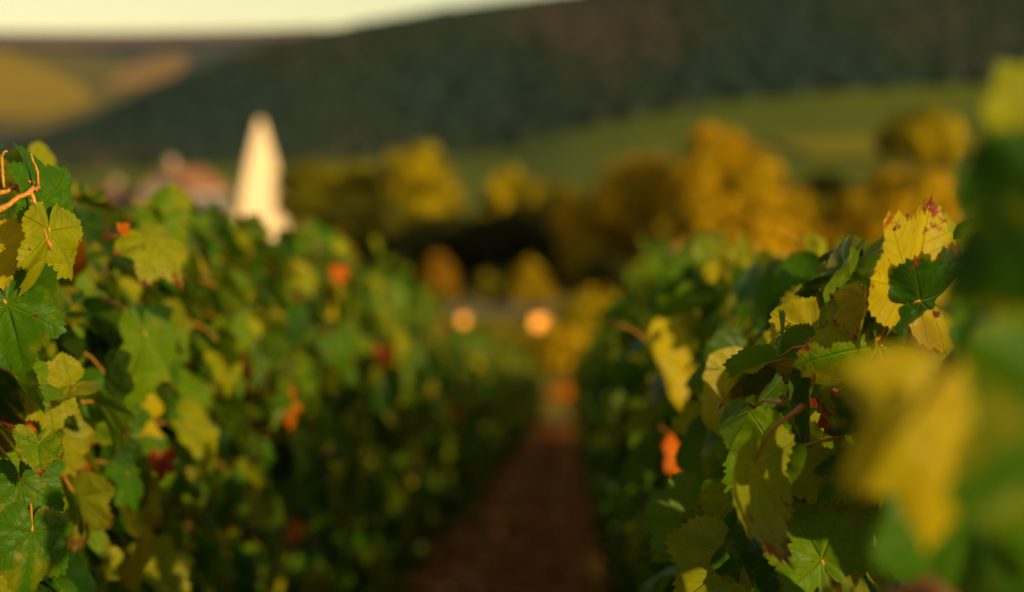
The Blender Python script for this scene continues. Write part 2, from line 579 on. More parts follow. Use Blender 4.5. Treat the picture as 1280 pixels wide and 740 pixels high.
# ------------------------------------------------------------------ trees of the valley
def tree(name, px, d, top, hw, label, group, tints, lean=0.0, shape="round", base_px=None, n=2200, ls=0.34, seed=0, cat="tree"):
    rng = random.Random(seed * 7 + 13)
    nr = np.random.RandomState(seed + 100)
    foot = at(px, HOR, d)
    gz = ground_z(foot.y)
    foot.z = gz - 0.05
    z_top = EYE.z + (HOR - top) / FPX * d
    H = z_top - foot.z
    W = hw / FPX * d
    root = empty(name, foot, rng.uniform(0, 6.28) if not lean else 0)
    tag(root, label, cat, group)
    tr = MB()
    bush = cat in ("bush", "shrub")
    cz0 = H * (0.08 if bush else max(0.12, 1 - min(0.86, 2.1 * W / H * (1.3 if shape != "round" else 1.0))))
    hz = H - cz0
    tr_top = cz0 + hz * 0.55
    tr.tube([(0, 0, -0.1), (rng.uniform(-.1, .1), 0.05, tr_top * 0.4), (lean * 0.3, 0, tr_top * 0.75), (lean * 0.5, 0.05, tr_top)],
            [H * 0.030, H * 0.022, H * 0.016, H * 0.008], 8, wob=0.1, rng=rng)
    for k in range(5):
        ph = k * 1.26 + rng.uniform(-.3, .3); z0 = cz0 + hz * rng.uniform(0.0, 0.4)
        tr.tube([(0, 0, z0), (math.cos(ph) * W * 0.35, math.sin(ph) * W * 0.35, z0 + hz * 0.15), (math.cos(ph) * W * 0.65, math.sin(ph) * W * 0.65, z0 + hz * 0.28)],
                [H * 0.011, H * 0.008, H * 0.003], 6)
    tr.obj("trunk", M_TRUNK, root)
    # crown: leaves spread through overlapping lobes
    lobes = []
    if shape == "round":
        for k in range(13):
            ph = k * 2.4; zz = rng.uniform(0.18, 0.82)
            rr = math.sqrt(max(0.05, 1 - (2 * zz - 1) ** 2)) * 0.62
            lobes.append((math.cos(ph) * W * rr, math.sin(ph) * W * rr, cz0 + hz * zz, W * rng.uniform(0.32, 0.5)))
        lobes.append((0, 0, H - W * 0.42, W * 0.42)); lobes.append((0, 0, cz0 + hz * 0.5, W * 0.6))
    else:                                       # cone-like, broad low and pointed high
        for k in range(18):
            zz = (k + 0.5) / 18
            ph = k * 2.4
            rr = (1 - zz) ** 0.6
            lobes.append((math.cos(ph) * W * rr * 0.72 + lean * (zz ** 1.2), math.sin(ph) * W * rr * 0.62, cz0 + hz * (0.06 + 0.88 * zz), W * (0.16 + 0.34 * rr)))
        lobes.append((lean, 0, H - W * 0.14, W * 0.14))
    wts = np.array([l[3] ** 2 for l in lobes]); wts /= wts.sum()
    idx = nr.choice(len(lobes), n, p=wts)
    L = np.array(lobes)[idx]
    dirs = nr.normal(size=(n, 3)); dirs /= np.linalg.norm(dirs, axis=1)[:, None]
    rad = L[:, 3] * nr.uniform(0.55, 1.08, n)
    P = L[:, :3] + dirs * rad[:, None] * (1, 1, 0.9)
    P[:, 2] = np.maximum(P[:, 2], 0.03)
    # leaf clump: a bent rhombus
    N = dirs + nr.normal(size=(n, 3)) * 0.35; N /= np.linalg.norm(N, axis=1)[:, None]
    U = np.cross(N, nr.normal(size=(n, 3))); U /= np.linalg.norm(U, axis=1)[:, None]
    Wv = np.cross(N, U)
    s = ls * nr.uniform(0.6, 1.3, n)[:, None]
    v0, v1, v2, v3 = P - U * s, P - Wv * s * .55 + N * s * .12, P + U * s, P + Wv * s * .55 + N * s * .12
    VV = np.stack([v0, v1, v2, v3], 1).reshape(-1, 3)
    k = np.arange(n) * 4
    TT = np.concatenate([np.stack([k, k + 1, k + 2], 1), np.stack([k, k + 2, k + 3], 1)])
    tc = np.array(tints)
    ct = tc[(nr.randint(0, len(tc), len(lobes))[idx] + (nr.random_sample(n) < 0.35) * nr.randint(0, len(tc), n)) % len(tc)]
    ct = np.repeat(ct * nr.uniform(0.7, 1.25, n)[:, None], 4, 0)
    cr = MB(); cr.add(VV, TT, ct)
    cr.obj("crown", M_CROWN, root)
    return root


GOLD = [(0.32, 0.235, 0.002), (0.38, 0.26, 0.002), (0.24, 0.19, 0.002)]
AMBER = [(0.38, 0.225, 0.002), (0.45, 0.25, 0.002), (0.28, 0.18, 0.002)]
OLIVE = [(0.15, 0.12, 0.003), (0.19, 0.14, 0.003), (0.11, 0.10, 0.003)]
SHADY = [(0.07, 0.065, 0.003), (0.09, 0.075, 0.003), (0.05, 0.052, 0.003)]  # leaf colour darkened for the shade below the golden trees
DARK_SHADED = [(0.034, 0.034, 0.003), (0.045, 0.042, 0.003), (0.024, 0.026, 0.003)]  # dark foliage, with the shade under the golden trees put into the colour
G1 = "autumn trees along the valley road"
G2 = "dark trees below the golden ones"
TREES = [
    ("deciduous_tree", 530, 128, 175, 56, "large round golden tree in front of the dark hillside, right of the spire", G1, GOLD, 0, "round"),
    ("deciduous_tree", 448, 134, 204, 40, "small round yellow tree just left of the large round golden tree", G1, GOLD, 0, "round"),
    ("deciduous_tree", 638, 130, 209, 44, "low yellow tree just right of the large round golden tree", G1, GOLD, 0, "round"),
    ("deciduous_tree", 385, 160, 196, 46, "olive brown tree close to the right side of the church spire", G1, OLIVE, 0, "round"),
    ("deciduous_tree", 795, 102, 188, 100, "broad orange tree, left one of the two big amber trees", G1, AMBER, 0, "round"),
    ("deciduous_tree", 935, 96, 158, 116, "tall pointed amber tree with a sloping right side", G1, AMBER, -1.7, "cone"),
    ("deciduous_tree", 1165, 112, 132, 40, "narrow tall golden tree behind the sunlit vine leaf", G1, GOLD, 0, "round"),
    ("deciduous_tree", 1115, 94, 204, 90, "wide low orange tree right behind the sunlit vine leaf", G1, AMBER, 0, "round"),
    ("deciduous_tree", 1030, 118, 212, 46, "small yellow green tree between the two groups of amber trees", G1, OLIVE, 0, "round"),
    ("deciduous_tree", 1130, 140, 138, 34, "dark olive tree beside the narrow tall golden tree", G1, OLIVE, 0, "round"),
    ("deciduous_tree", 690, 122, 224, 48, "dull olive tree between the low yellow tree and the broad orange tree", G1, OLIVE, 0, "round"),
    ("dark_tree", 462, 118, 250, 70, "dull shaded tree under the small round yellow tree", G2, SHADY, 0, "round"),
    ("dark_tree", 560, 114, 264, 70, "shaded tree under the large round golden tree", G2, DARK_SHADED, 0, "round"),
    ("dark_tree", 640, 110, 256, 62, "shade-dark tree under the low yellow tree", G2, DARK_SHADED, 0, "round"),
    ("dark_tree", 712, 106, 256, 50, "shade-dark tree touching the left side of the broad orange tree", G2, DARK_SHADED, 0, "round"),
    ("dark_tree", 775, 86, 326, 44, "shade-dark low tree in front of the broad orange tree's foot", G2, DARK_SHADED, 0, "round"),
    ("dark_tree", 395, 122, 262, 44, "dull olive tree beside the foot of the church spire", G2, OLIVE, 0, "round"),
]
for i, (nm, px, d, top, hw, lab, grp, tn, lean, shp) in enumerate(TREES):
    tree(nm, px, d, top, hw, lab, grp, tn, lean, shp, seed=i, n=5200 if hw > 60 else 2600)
G3 = "autumn bushes past the end of the rows"
BUSHES = [
    (548, 80, 316, 28, "slim rusty orange bush in front of the shaded trees", [(0.24, 0.11, 0.003), (0.30, 0.13, 0.003), (0.18, 0.10, 0.003)], "cone"),
    (622, 79, 346, 30, "low yellow bush between the rusty bush and the pointed yellow bush", OLIVE, "round"),
    (662, 78, 324, 30, "pointed yellow bush straight above the bright glowing globe", [(0.24, 0.16, 0.002), (0.28, 0.18, 0.002)], "cone"),
    (742, 64, 364, 52, "spreading golden bush by the right hand row's far end", GOLD, "round"),
    (700, 52, 412, 48, "golden bush standing at the far end of the path", AMBER, "round"),
    (622, 56, 412, 48, "yellow green bush by the left hand row's far end", OLIVE, "round"),
    (704, 47.0, 488, 15, "small orange shrub at the very end of the path soil", [(0.5, 0.15, 0.01), (0.6, 0.2, 0.01)], "round"),
    (384, 100, 276, 26, "orange bush just right of the spire's foot", AMBER, "round"),
    (416, 96, 292, 22, "rust brown bush, second to the right of the spire's foot", AMBER, "round"),
]
for i, (px, d, top, hw, lab, tn, shp) in enumerate(BUSHES):
    tree("autumn_bush", px, d, top, hw, lab, G3, tn, 0, shp, n=1100, ls=0.16 if d < 70 else 0.22, seed=40 + i, cat="bush")

# dry grass on the bank behind the rows
mb = MB()
rng = random.Random(8)
for i in range(5200):
    x = rng.uniform(-14, 14); y = rng.uniform(44.5, 72)
    z = ground_z(y); h = rng.uniform(0.15, 0.5); a = rng.uniform(0, 3.14); lx, ly = rng.uniform(-.15, .15), rng.uniform(-.15, .15)
    cx, cy = math.cos(a) * 0.05, math.sin(a) * 0.05
    v = rng.uniform(0.7, 1.2)
    c = rng.choice([(0.22, 0.16, 0.03), (0.13, 0.13, 0.02), (0.28, 0.17, 0.03)])
    mb.add([(x - cx, y - cy, z), (x + cx, y + cy, z), (x + lx, y + ly, z + h)], [(0, 1, 2)], tuple(q * v for q in c))
tag(mb.obj("dry_grass", M_GRASS), label="dry golden grass on the bank past the vine rows", kind="stuff")

# ------------------------------------------------------------------ church
M_STONE = simple_mat("pale_limestone", (0.66, 0.47, 0.28), (0.80, 0.59, 0.36), 1.2, 0.85, 0.2, 0.3, 0.05)
M_DARKGAP = plain_mat("belfry_shadow", (0.02, 0.02, 0.025))
M_IRON = plain_mat("wrought_iron", (0.03, 0.03, 0.03), 0.5, 0.4, 0.8)
D_CH = 200.0
p_ch = at(326, HOR, D_CH)
g_ch = ground_z(p_ch.y)
church = empty("church", (p_ch.x, p_ch.y, g_ch), R(13))
tag(church, "pale stone church steeple with tall sunlit spire, rising behind the left vines", "church")
m_px = D_CH / FPX
sp_base = (EYE.z + (HOR - 345) * m_px) - g_ch
sp_top = (EYE.z + (HOR - 150) * m_px) - g_ch
hw0 = 47 * m_px


def pyramid(rows, m):
    for (z0, r0), (z1, r1) in zip(rows[:-1], rows[1:]):
        q0 = [(r0, -r0, z0), (r0, r0, z0), (-r0, r0, z0), (-r0, -r0, z0)]
        q1 = [(r1, -r1, z1), (r1, r1, z1), (-r1, r1, z1), (-r1, -r1, z1)]
        for k in range(4):
            k2 = (k + 1) % 4
            m.poly([q0[k], q0[k2], q1[k2], q1[k]])
    r1, z1 = rows[-1][1], rows[-1][0]
    m.poly([(r1, -r1, z1), (r1, r1, z1), (-r1, r1, z1), (-r1, -r1, z1)])


m = MB()
hh = sp_top - sp_base
pyramid([(sp_base, hw0 * 0.74), (sp_base + hh * 0.15, hw0 * 0.72), (sp_base + hh * 0.32, hw0 * 0.66), (sp_base + hh * 0.55, hw0 * 0.52), (sp_base + hh * 0.78, hw0 * 0.31), (sp_top, hw0 * 0.06)], m)
spire = m.obj("spire", M_STONE, church, False)
m = MB()
m.tube([(0, 0, sp_top - 0.1), (0, 0, sp_top + 1.1)], [0.06, 0.04], 6)
m.box(0, 0, sp_top + 0.75, 0.5, 0.06, 0.07)
m.obj("cross", M_IRON, spire)
m = MB()
tw = hw0 * 0.70
m.box(0, 0, sp_base / 2 - 0.2, tw * 2, tw * 2, sp_base - 0.2)
m.box(0, 0, sp_base - 0.16, tw * 2.16, tw * 2.16, 0.3)
tower = m.obj("tower", M_STONE, church, False)
for k in range(4):
    a = k * math.pi / 2
    m = MB()
    m.box(math.sin(a) * (tw + 0.01), -math.cos(a) * (tw + 0.01), sp_base - 2.0, 1.1, 0.14, 2.2, rz=a)
    m.obj("belfry_opening", M_DARKGAP, tower)
M_TILE = simple_mat("roof_tile", (0.20, 0.085, 0.04), (0.30, 0.13, 0.05), 2.0, 0.85, 0.15, 0.5, 0.05)
m = MB()
m.box(-8.5, 0, 2.8, 11.0, 6.4, 5.8)
nave = m.obj("nave", M_STONE, church, False)
m = MB()
for s in (-1, 1):
    m.poly([(-14.2, s * 3.6, 5.5), (-2.9, s * 3.6, 5.5), (-2.9, 0, 8.2), (-14.2, 0, 8.2)])
    m.poly([(-14.2, s * 3.6, 5.3), (-2.9, s * 3.6, 5.3), (-2.9, s * 3.6, 5.5), (-14.2, s * 3.6, 5.5)])
m.poly([(-14.0, -3.2, 5.6), (-14.0, 3.2, 5.6), (-14.0, 0, 8.1)])
m.obj("roof", M_TILE, nave, False)

# ------------------------------------------------------------------ houses
M_RENDER = simple_mat("pink_render", (0.40, 0.28, 0.20), (0.50, 0.36, 0.27), 1.0, 0.9, 0.15)
M_SHUT = plain_mat("blue_grey_shutter", (0.10, 0.11, 0.14))
M_GLASS = plain_mat("window_glass", (0.03, 0.035, 0.04), 0.15, 0.6)


def house(px, d, eave_px, ridge_px, hw, rz, label, depth=5.0, seed=0, wall=None):
    p = at(px, HOR, d)
    g = ground_z(p.y)
    mp = d / FPX
    W = hw * mp * 2
    he = (EYE.z + (HOR - eave_px) * mp) - g
    hr = (EYE.z + (HOR - ridge_px) * mp) - g
    h = empty("house", (p.x, p.y, g), rz)
    tag(h, label, "house", "village houses below the vineyard")
    m = MB()
    x0, x1, y0, y1 = -W / 2, W / 2, -depth / 2, depth / 2
    m.poly([(x0, y0, 0), (x1, y0, 0), (x1, y0, he), (x0, y0, he)])
    m.poly([(x1, y1, 0), (x0, y1, 0), (x0, y1, he), (x1, y1, he)])
    for x in (x0, x1):
        m.poly([(x, y0, 0), (x, y1, 0), (x, y1, he), (x, 0, hr), (x, y0, he)])
    m.obj("wall", wall or M_RENDER, h, False)
    m = MB()
    o = 0.35
    for s in (-1, 1):
        e = (x0 - o, s * (y1 + o), he - o * (hr - he) / y1); f = (x1 + o, s * (y1 + o), he - o * (hr - he) / y1)
        a_, b_ = (x1 + o, 0, hr), (x0 - o, 0, hr)
        up = Vector((0, 0, 0.16))
        top = [tuple(Vector(q) + up) for q in (e, f, a_, b_)]
        lowq = [tuple(Vector(q) + Vector((0, 0, 0.02))) for q in (e, f, a_, b_)]
        m.poly(top); m.poly(lowq[::-1]); m.poly([lowq[0], lowq[1], top[1], top[0]])
        m.poly([lowq[1], lowq[2], top[2], top[1]]); m.poly([lowq[3], lowq[0], top[0], top[3]])
    roof = m.obj("roof", M_TILE, h, False)
    m = MB(); m.box(x0 + W * 0.22, 0.3, hr + 0.35, 0.6, 0.5, 1.3); m.box(x0 + W * 0.22, 0.3, hr + 1.05, 0.75, 0.65, 0.1)
    m.obj("chimney", wall or M_RENDER, roof, False)
    for k in range(3):
        x = x0 + W * (0.2 + 0.3 * k)
        m = MB(); m.box(x, y0 - 0.02, he - 1.25, 0.85, 0.12, 1.25)
        win = m.obj("window", M_GLASS, h, False)
        for s in (-1, 1):
            m = MB(); m.box(x + s * 0.66, y0 - 0.04, he - 1.25, 0.42, 0.06, 1.3)
            m.obj("shutter", M_SHUT, win, False)
    m = MB(); m.box(0.3, y0 - 0.02, 1.05, 1.0, 0.12, 2.1)
    m.obj("door", M_SHUT, h, False)
    return h


house(230, 190, 236, 212, 34, R(58), "pink rendered house with an orange tiled roof left of the spire", 6.4)
house(158, 196, 250, 236, 26, R(-8), "low house whose orange roof shows just above the left vines", 4.5)

# ------------------------------------------------------------------ made-up glowing globes for bright spots of unknown source
def spot_glow():
    n = NT("spot_glow")
    e = n.n("ShaderNodeEmission")
    e.inputs[0].default_value = (1.0, 0.33, 0.035, 1)
    e.inputs[1].default_value = 2.3
    return n.surf(e.outputs[0]), e


M_GLOW, _e = spot_glow()


def ball(m, c, r, seg=14, ring=9, sz=1.0):
    V = [(c[0], c[1], c[2] + r * sz)]
    for j in range(1, ring):
        th = math.pi * j / ring
        for k in range(seg):
            ph = 2 * math.pi * k / seg
            V.append((c[0] + r * math.sin(th) * math.cos(ph), c[1] + r * math.sin(th) * math.sin(ph), c[2] + r * sz * math.cos(th)))
    V.append((c[0], c[1], c[2] - r * sz))
    T = [(0, 1 + k, 1 + (k + 1) % seg) for k in range(seg)]
    for j in range(ring - 2):
        for k in range(seg):
            a = 1 + j * seg + k; b = 1 + j * seg + (k + 1) % seg
            T += [(a, a + seg, b + seg), (a, b + seg, b)]
    z = len(V) - 1; o = 1 + (ring - 2) * seg
    T += [(z, o + (k + 1) % seg, o + k) for k in range(seg)]
    m.add(V, T)


def bright_spot(px, py, d, r, label):  # invented post, globe and cap, glowing in place of an unidentified bright spot
    c = at(px, py, d)
    g = ground_z(c.y)
    l = empty("spot_standin", (c.x, c.y, g))
    tag(l, label, "bright_spot", "added globes for bright spots past the end of the rows")
    h = c.z - g
    m = MB(); m.tube([(0, 0, -0.05), (0, 0, 0.08), (0, 0, 0.1), (0, 0, h - r * 0.9)], [0.09, 0.09, 0.04, 0.035], 10)
    m.obj("post", M_IRON, l)
    m = MB(); ball(m, (0, 0, h), r)
    gl = m.obj("glow_globe", M_GLOW, l)
    m = MB(); m.tube([(0, 0, h + r * 0.85), (0, 0, h + r * 1.05), (0, 0, h + r * 1.3)], [r * 0.6, r * 0.5, r * 0.1], 10)
    m.obj("cap", M_IRON, l)


bright_spot(675, 404, 58, 0.24, "larger brighter amber glowing globe standing in for a bright spot below the pointed yellow bush")
bright_spot(580, 400, 60, 0.14, "smaller dimmer amber glowing globe standing in for a bright spot beneath the slim rusty bush")

# ------------------------------------------------------------------ vine leaf shapes 
OUT = [(0, 1.0), (14, 0.86), (25, 0.72), (36, 0.80), (49, 0.90), (60, 0.80), (76, 0.64), (90, 0.70), (106, 0.76), (122, 0.70), (140, 0.60), (158, 0.50), (170, 0.34), (180, 0.07)]


def leaf_template(seed, nang, rings, teeth=True):
    rng = random.Random(seed)
    cup = rng.uniform(-0.42, 0.25); fold = rng.uniform(-0.1, 0.55); droop = rng.uniform(0.1, 0.75)
    wave_a = rng.uniform(0.05, 0.17); wave_p = rng.uniform(0, 6.28); twist = rng.uniform(-0.35, 0.35)
    asym = rng.uniform(-0.08, 0.08); lob = rng.uniform(0.75, 1.25)
    ang = np.linspace(-math.pi, math.pi, nang, endpoint=False)
    deg = np.degrees(np.abs(ang))
    prof = np.interp(deg, [o[0] for o in OUT], [o[1] for o in OUT])
    mean = 0.76
    prof = np.where(deg < 150, mean + (prof - mean) * lob, prof) * (1 + asym * np.sin(ang))
    if teeth:
        nt_ = 23.0
        tooth = ((ang / (2 * math.pi) * nt_ * 2 + 0.1 * np.sin(ang * 3 + seed)) % 1.0)
        prof = prof * (1 + np.where(deg < 172, (np.abs(tooth - 0.5) * 2 - 0.5) * 0.10, 0))
        prof = prof * (1 + np.array([rng.uniform(-.02, .02) for _ in ang]))
    V = [(0, 0)]
    for r in rings:
        rr = prof * r
        if r < 1: rr = (prof * 0.6 + 0.4 * np.interp(deg, [o[0] for o in OUT], [o[1] for o in OUT])) * r
        V += list(zip(np.sin(ang) * rr, np.cos(ang) * rr))
    V = np.array(V)
    T = [(0, 1 + (k + 1) % nang, 1 + k) for k in range(nang)]
    for j in range(len(rings) - 1):
        for k in range(nang):
            a = 1 + j * nang + k; b = 1 + j * nang + (k + 1) % nang
            T += [(a, b, b + nang), (a, b + nang, a + nang)]
    x, y = V[:, 0], V[:, 1]
    r = np.sqrt(x * x + y * y); th = np.arctan2(x, y)
    z = cup * r * r + fold * np.abs(x) * 0.8 - droop * np.clip(y, 0, 2) ** 2 * 0.6 + wave_a * r ** 2 * np.sin(5 * th + wave_p) + twist * x * y * 0.6
    z = z + 0.03 * r * np.sin(9 * th + wave_p * 2)
    P = np.stack([x * (1 - 0.25 * abs(fold) * r), y, z], 1)
    lp = np.stack([x, y, np.zeros_like(x)], 1)
    return P, np.array(T), lp


HI = [leaf_template(s, 138, (0.22, 0.45, 0.66, 0.82, 0.93, 1.0)) for s in range(8)]
MID = [leaf_template(20 + s, 46, (0.5, 1.0), True) for s in range(8)]


def petiole_pts(rng, ln=0.85):
    s = rng.uniform(-0.25, 0.25)
    return [(0, 0, 0.005), (s * 0.15, -0.18 * ln, -0.04), (s * 0.5, -0.55 * ln, -0.25 * ln), (s, -0.95 * ln, -0.7 * ln)]


DKG, GRN, LTG, YGR, YEL, ORG, RED = (0.020, 0.072, 0.0006), (0.050, 0.138, 0.0008), (0.112, 0.200, 0.001), (0.24, 0.255, 0.002), (0.42, 0.33, 0.006), (0.60, 0.13, 0.005), (0.26, 0.020, 0.006)
PAL = [DKG, GRN, LTG, YGR, YEL, ORG, RED]
CUM = np.cumsum([0.23, 0.32, 0.27, 0.145, 0.025, 0.006, 0.004])


def pick_tint(rng):
    q = rng.random()
    for i, c in enumerate(CUM):
        if q < c: return i
    return 0


def leaf_frame(nrm, tip):
    nrm = nrm.normalized()
    tip = (tip - nrm * tip.dot(nrm))
    if tip.length < 1e-4: tip = nrm.orthogonal()
    tip.normalize()
    xx = tip.cross(nrm)
    return Matrix((xx, tip, nrm)).transposed()


def gen_leaf(rng, top_h, low=0.10, half=0.20, side=None, length=0.5, big=1.0):
    """One leaf of a hedge-like vine: local X across the row, Y along it, Z up."""
    s = side if side is not None else rng.choice((-1, 1))
    z = low + (top_h - low) * rng.random() ** 0.85
    f = (z - low) / (top_h - low)
    prof = half * (0.75 + 0.35 * math.sin(f * 2.6)) * (1 - 0.45 * max(0, f - 0.75) / 0.25)
    x = s * prof * (1 - 0.75 * rng.random() ** 1.8)
    y = rng.uniform(-length, length) * 1.04
    nrm = Vector((s * rng.uniform(0.2, 1.0), rng.gauss(0, 0.65), rng.uniform(-0.05, 0.85) + 0.5 * max(0, f - 0.8) * 3))
    tip = Vector((s * rng.uniform(0.0, 0.6), rng.gauss(0, 0.55), -1.0 + 0.6 * max(0, f - 0.85) / 0.15 * rng.random()))
    size = big * rng.uniform(0.036, 0.070) * (0.75 if f > 0.9 and rng.random() < 0.6 else 1.0)
    return Vector((x, y, z)), leaf_frame(nrm, tip), size, pick_tint(rng)


def add_leaf(mb, rng, pos, fr, size, tint, tmpl, pet=False):
    P, T, lp = rng.choice(tmpl) if isinstance(tmpl, list) else tmpl
    F = np.array(fr)
    V = (P * size) @ F.T + np.array(pos)
    l2 = lp.copy(); l2[:, 2] = rng.random()
    v = rng.uniform(0.75, 1.2)
    mb.add(V, T, tuple(c * v for c in PAL[tint]), l2, 0)
    if pet:
        pts = [tuple(Vector(pos) + fr @ (Vector(p) * size)) for p in petiole_pts(rng)]
        mb.tube(pts, [size * 0.022] * 3 + [size * 0.03], 5, mi=1, cap=False)


def make_foliage(seed, n, top_h):
    rng = random.Random(seed)
    mb = MB()
    for _ in range(n):
        add_leaf(mb, rng, *gen_leaf(rng, top_h + rng.uniform(-0.08, 0.04), big=1.2), MID)
    for _ in range(3):                          # shoot tips standing above the wall of leaves
        y0 = rng.uniform(-0.45, 0.45); x0 = rng.uniform(-0.1, 0.1)
        for k in range(5):
            z = top_h - 0.03 + 0.035 * k
            nrm = Vector((rng.uniform(-1, 1), rng.uniform(-1, 1), 0.6)); tip = Vector((rng.uniform(-1, 1), rng.uniform(-1, 1), 0.1))
            add_leaf(mb, rng, Vector((x0 + rng.uniform(-.02, .02), y0 + rng.uniform(-.03, .03), z)), leaf_frame(nrm, tip), rng.uniform(0.03, 0.05), rng.choice((1, 2, 2, 3)), MID)
    return mb.mesh("foliage", [M_LEAF, M_PET])


def trunk_mesh(seed):
    rng = random.Random(seed + 900)
    m = MB()
    pts = [(0, 0, -0.06)]
    for k in range(1, 6): pts.append((rng.uniform(-.025, .025), rng.uniform(-.03, .03), 0.085 * k))
    m.tube(pts, [0.036, 0.030, 0.026, 0.027, 0.029, 0.024], 10, wob=0.16, rng=rng)
    return m.mesh("trunk", [M_BARK])


def cane_mesh(seed, top_h):
    rng = random.Random(seed + 1700)
    m = MB()
    y1 = rng.uniform(-0.4, 0.4); x1 = rng.uniform(-0.08, 0.08)
    pts = [(0, 0, 0.40), (x1 * .3, y1 * 0.5, 0.47), (x1 * .6, y1 * 0.85, 0.62), (x1, y1, 0.82), (x1 * 1.2, y1 * 1.05, top_h - 0.02)]
    m.tube(pts, [0.009, 0.007, 0.006, 0.005, 0.003], 7, wob=0.06, rng=rng)
    return m.mesh("cane", [M_CANE])


def link(name, mesh, parent, mat=None):
    o = bpy.data.objects.new(name, mesh)
    COL.objects.link(o)
    o.parent = parent
    if mat is not None: o.matrix_local = mat
    return o


VAR = []
for s in range(7):
    h = 1.04 + 0.03 * (s % 3)
    VAR.append((make_foliage(s, 400, h), trunk_mesh(s), [cane_mesh(s * 5 + k, h) for k in range(4)]))

LEFT_X, RIGHT_X = -0.76, 0.36
G_VINE = "grapevines in rows along the path"


def far_vine(i, x, y, label, hs=1.0):
    fo, trk, cn = VAR[i % len(VAR)]
    v = empty("grapevine", (x, y, ground_z(y)), math.pi * (i // len(VAR) % 2))
    v.scale = (1, 1, hs)
    tag(v, label, "grapevine", G_VINE)
    f = link("foliage", fo, v); f["kind"] = "stuff"
    link("trunk", trk, v)
    for c in cn: link("cane", c, v)
    return v


# individual leaf meshes shared by the near vines: shape x colour
LEAFM = {}


def leaf_mesh(shape, tint, red):
    key = (shape, tint, red)
    if key not in LEAFM:
        rng = random.Random(hash(key) % 1000)
        m = MB()
        P, T, lp = HI[shape]
        l2 = lp.copy(); l2[:, 2] = (0.05, 0.42, 0.93)[red] + 0.01 * shape
        m.add(P, T, PAL[tint], l2, 0)
        m.tube(petiole_pts(rng), [0.024, 0.020, 0.022, 0.034], 6, mi=1, cap=False)
        LEAFM[key] = m.mesh("leaf", [M_LEAF, M_PET])
    return LEAFM[key]


def put_leaf(parent, pos, fr, size, tint, rng, shape=None, red=None):
    sh = rng.randrange(len(HI)) if shape is None else shape
    rd = rng.choices((0, 1, 2), (0.5, 0.3, 0.2))[0] if red is None else red
    M = Matrix.Translation(pos) @ fr.to_4x4() @ Matrix.Scale(size, 4)
    return link("leaf", leaf_mesh(sh, tint, rd), parent, M)


CLEAR = {}


def hidden_by(seed, wp):
    """True where a leaf would grow between the camera and a leaf that the photo shows in full."""
    for (c, rad) in SUNGAP.get(seed, ()):       # holes in the leaf wall that let the sun reach a leaf
        t = (wp - c).dot(to_sun)
        if 0.02 < t < 1.5 and (wp - c - to_sun * t).length < rad: return True
    for (c, rad) in (CLEAR[21] + CLEAR[22] + CLEAR[20] if seed >= 20 else CLEAR[1]):
        ax = (EYE - c); L = ax.length; ax = ax / L
        t = (wp - c).dot(ax)
        if -0.01 < t < L and (wp - c - ax * t).length < rad: return True
    return False


CLEAR[21] = [(at(1165, 300, 1.73), 0.08), (at(1068, 475, 1.73), 0.06), (at(1070, 560, 1.71), 0.045), (at(1010, 690, 1.70), 0.05), (at(1085, 410, 1.71), 0.035), (at(1060, 640, 1.73), 0.04)]
CLEAR[20] = CLEAR[21] + [(at(1145, 560, 0.86), 0.05)]
CLEAR[1] = [(at(50, 215, 1.86), 0.045), (at(60, 305, 1.84), 0.05), (at(25, 410, 1.84), 0.06), (at(48, 575, 1.86), 0.03), (at(20, 630, 1.87), 0.05)]
CLEAR[23] = [(at(838, 480, 3.1), 0.07), (at(850, 582, 3.1), 0.055)]
CLEAR[22] = CLEAR[23] + [(at(950, 385, 2.9), 0.05)]


SG = [(at(850, 582, 3.1), 0.07), (at(838, 480, 3.1), 0.06), (at(1165, 305, 1.72), 0.065), (at(1110, 450, 1.74), 0.035), (at(1160, 560, 0.86), 0.07), (at(1215, 315, 1.1), 0.05), (at(900, 420, 3.3), 0.05), (at(960, 440, 2.6), 0.05), (at(1010, 660, 1.7), 0.03), (at(800, 420, 5.0), 0.06)]
SUNGAP = {k: SG for k in (20, 21, 22, 23, 24)}


def near_vine(seed, x, y, label, side, top_h, n_out=88, n_in=200, low=0.1, length=0.5, half=0.2, big=1.0):
    """A vine close enough to show its leaves: outer leaves on the path side and the top are parts, the rest one mass."""
    rng = random.Random(seed * 31 + 5)
    v = empty("grapevine", (x, y, ground_z(y)))
    tag(v, label, "grapevine", G_VINE)
    link("trunk", trunk_mesh(seed + 50), v)
    for k in range(5): link("cane", cane_mesh(seed * 9 + 200 + k, top_h - 0.16), v)
    for _ in range(n_out):
        pos, fr, size, t = gen_leaf(rng, top_h + rng.uniform(-0.06, 0.015), max(low, 0.35), half, side if rng.random() < 0.9 else -side, length, big)
        if hidden_by(seed, v.location + pos): continue
        put_leaf(v, pos, fr, size, t, rng)
    mb = MB()
    for _ in range(n_in):
        pos, fr, size, t = gen_leaf(rng, top_h - 0.02, low, half * 0.85, None, length, big)
        if hidden_by(seed, v.location + pos): continue
        add_leaf(mb, rng, pos, fr, size, t, MID)
    f = mb.obj("foliage", [M_LEAF, M_PET], v); f["kind"] = "stuff"
    return v


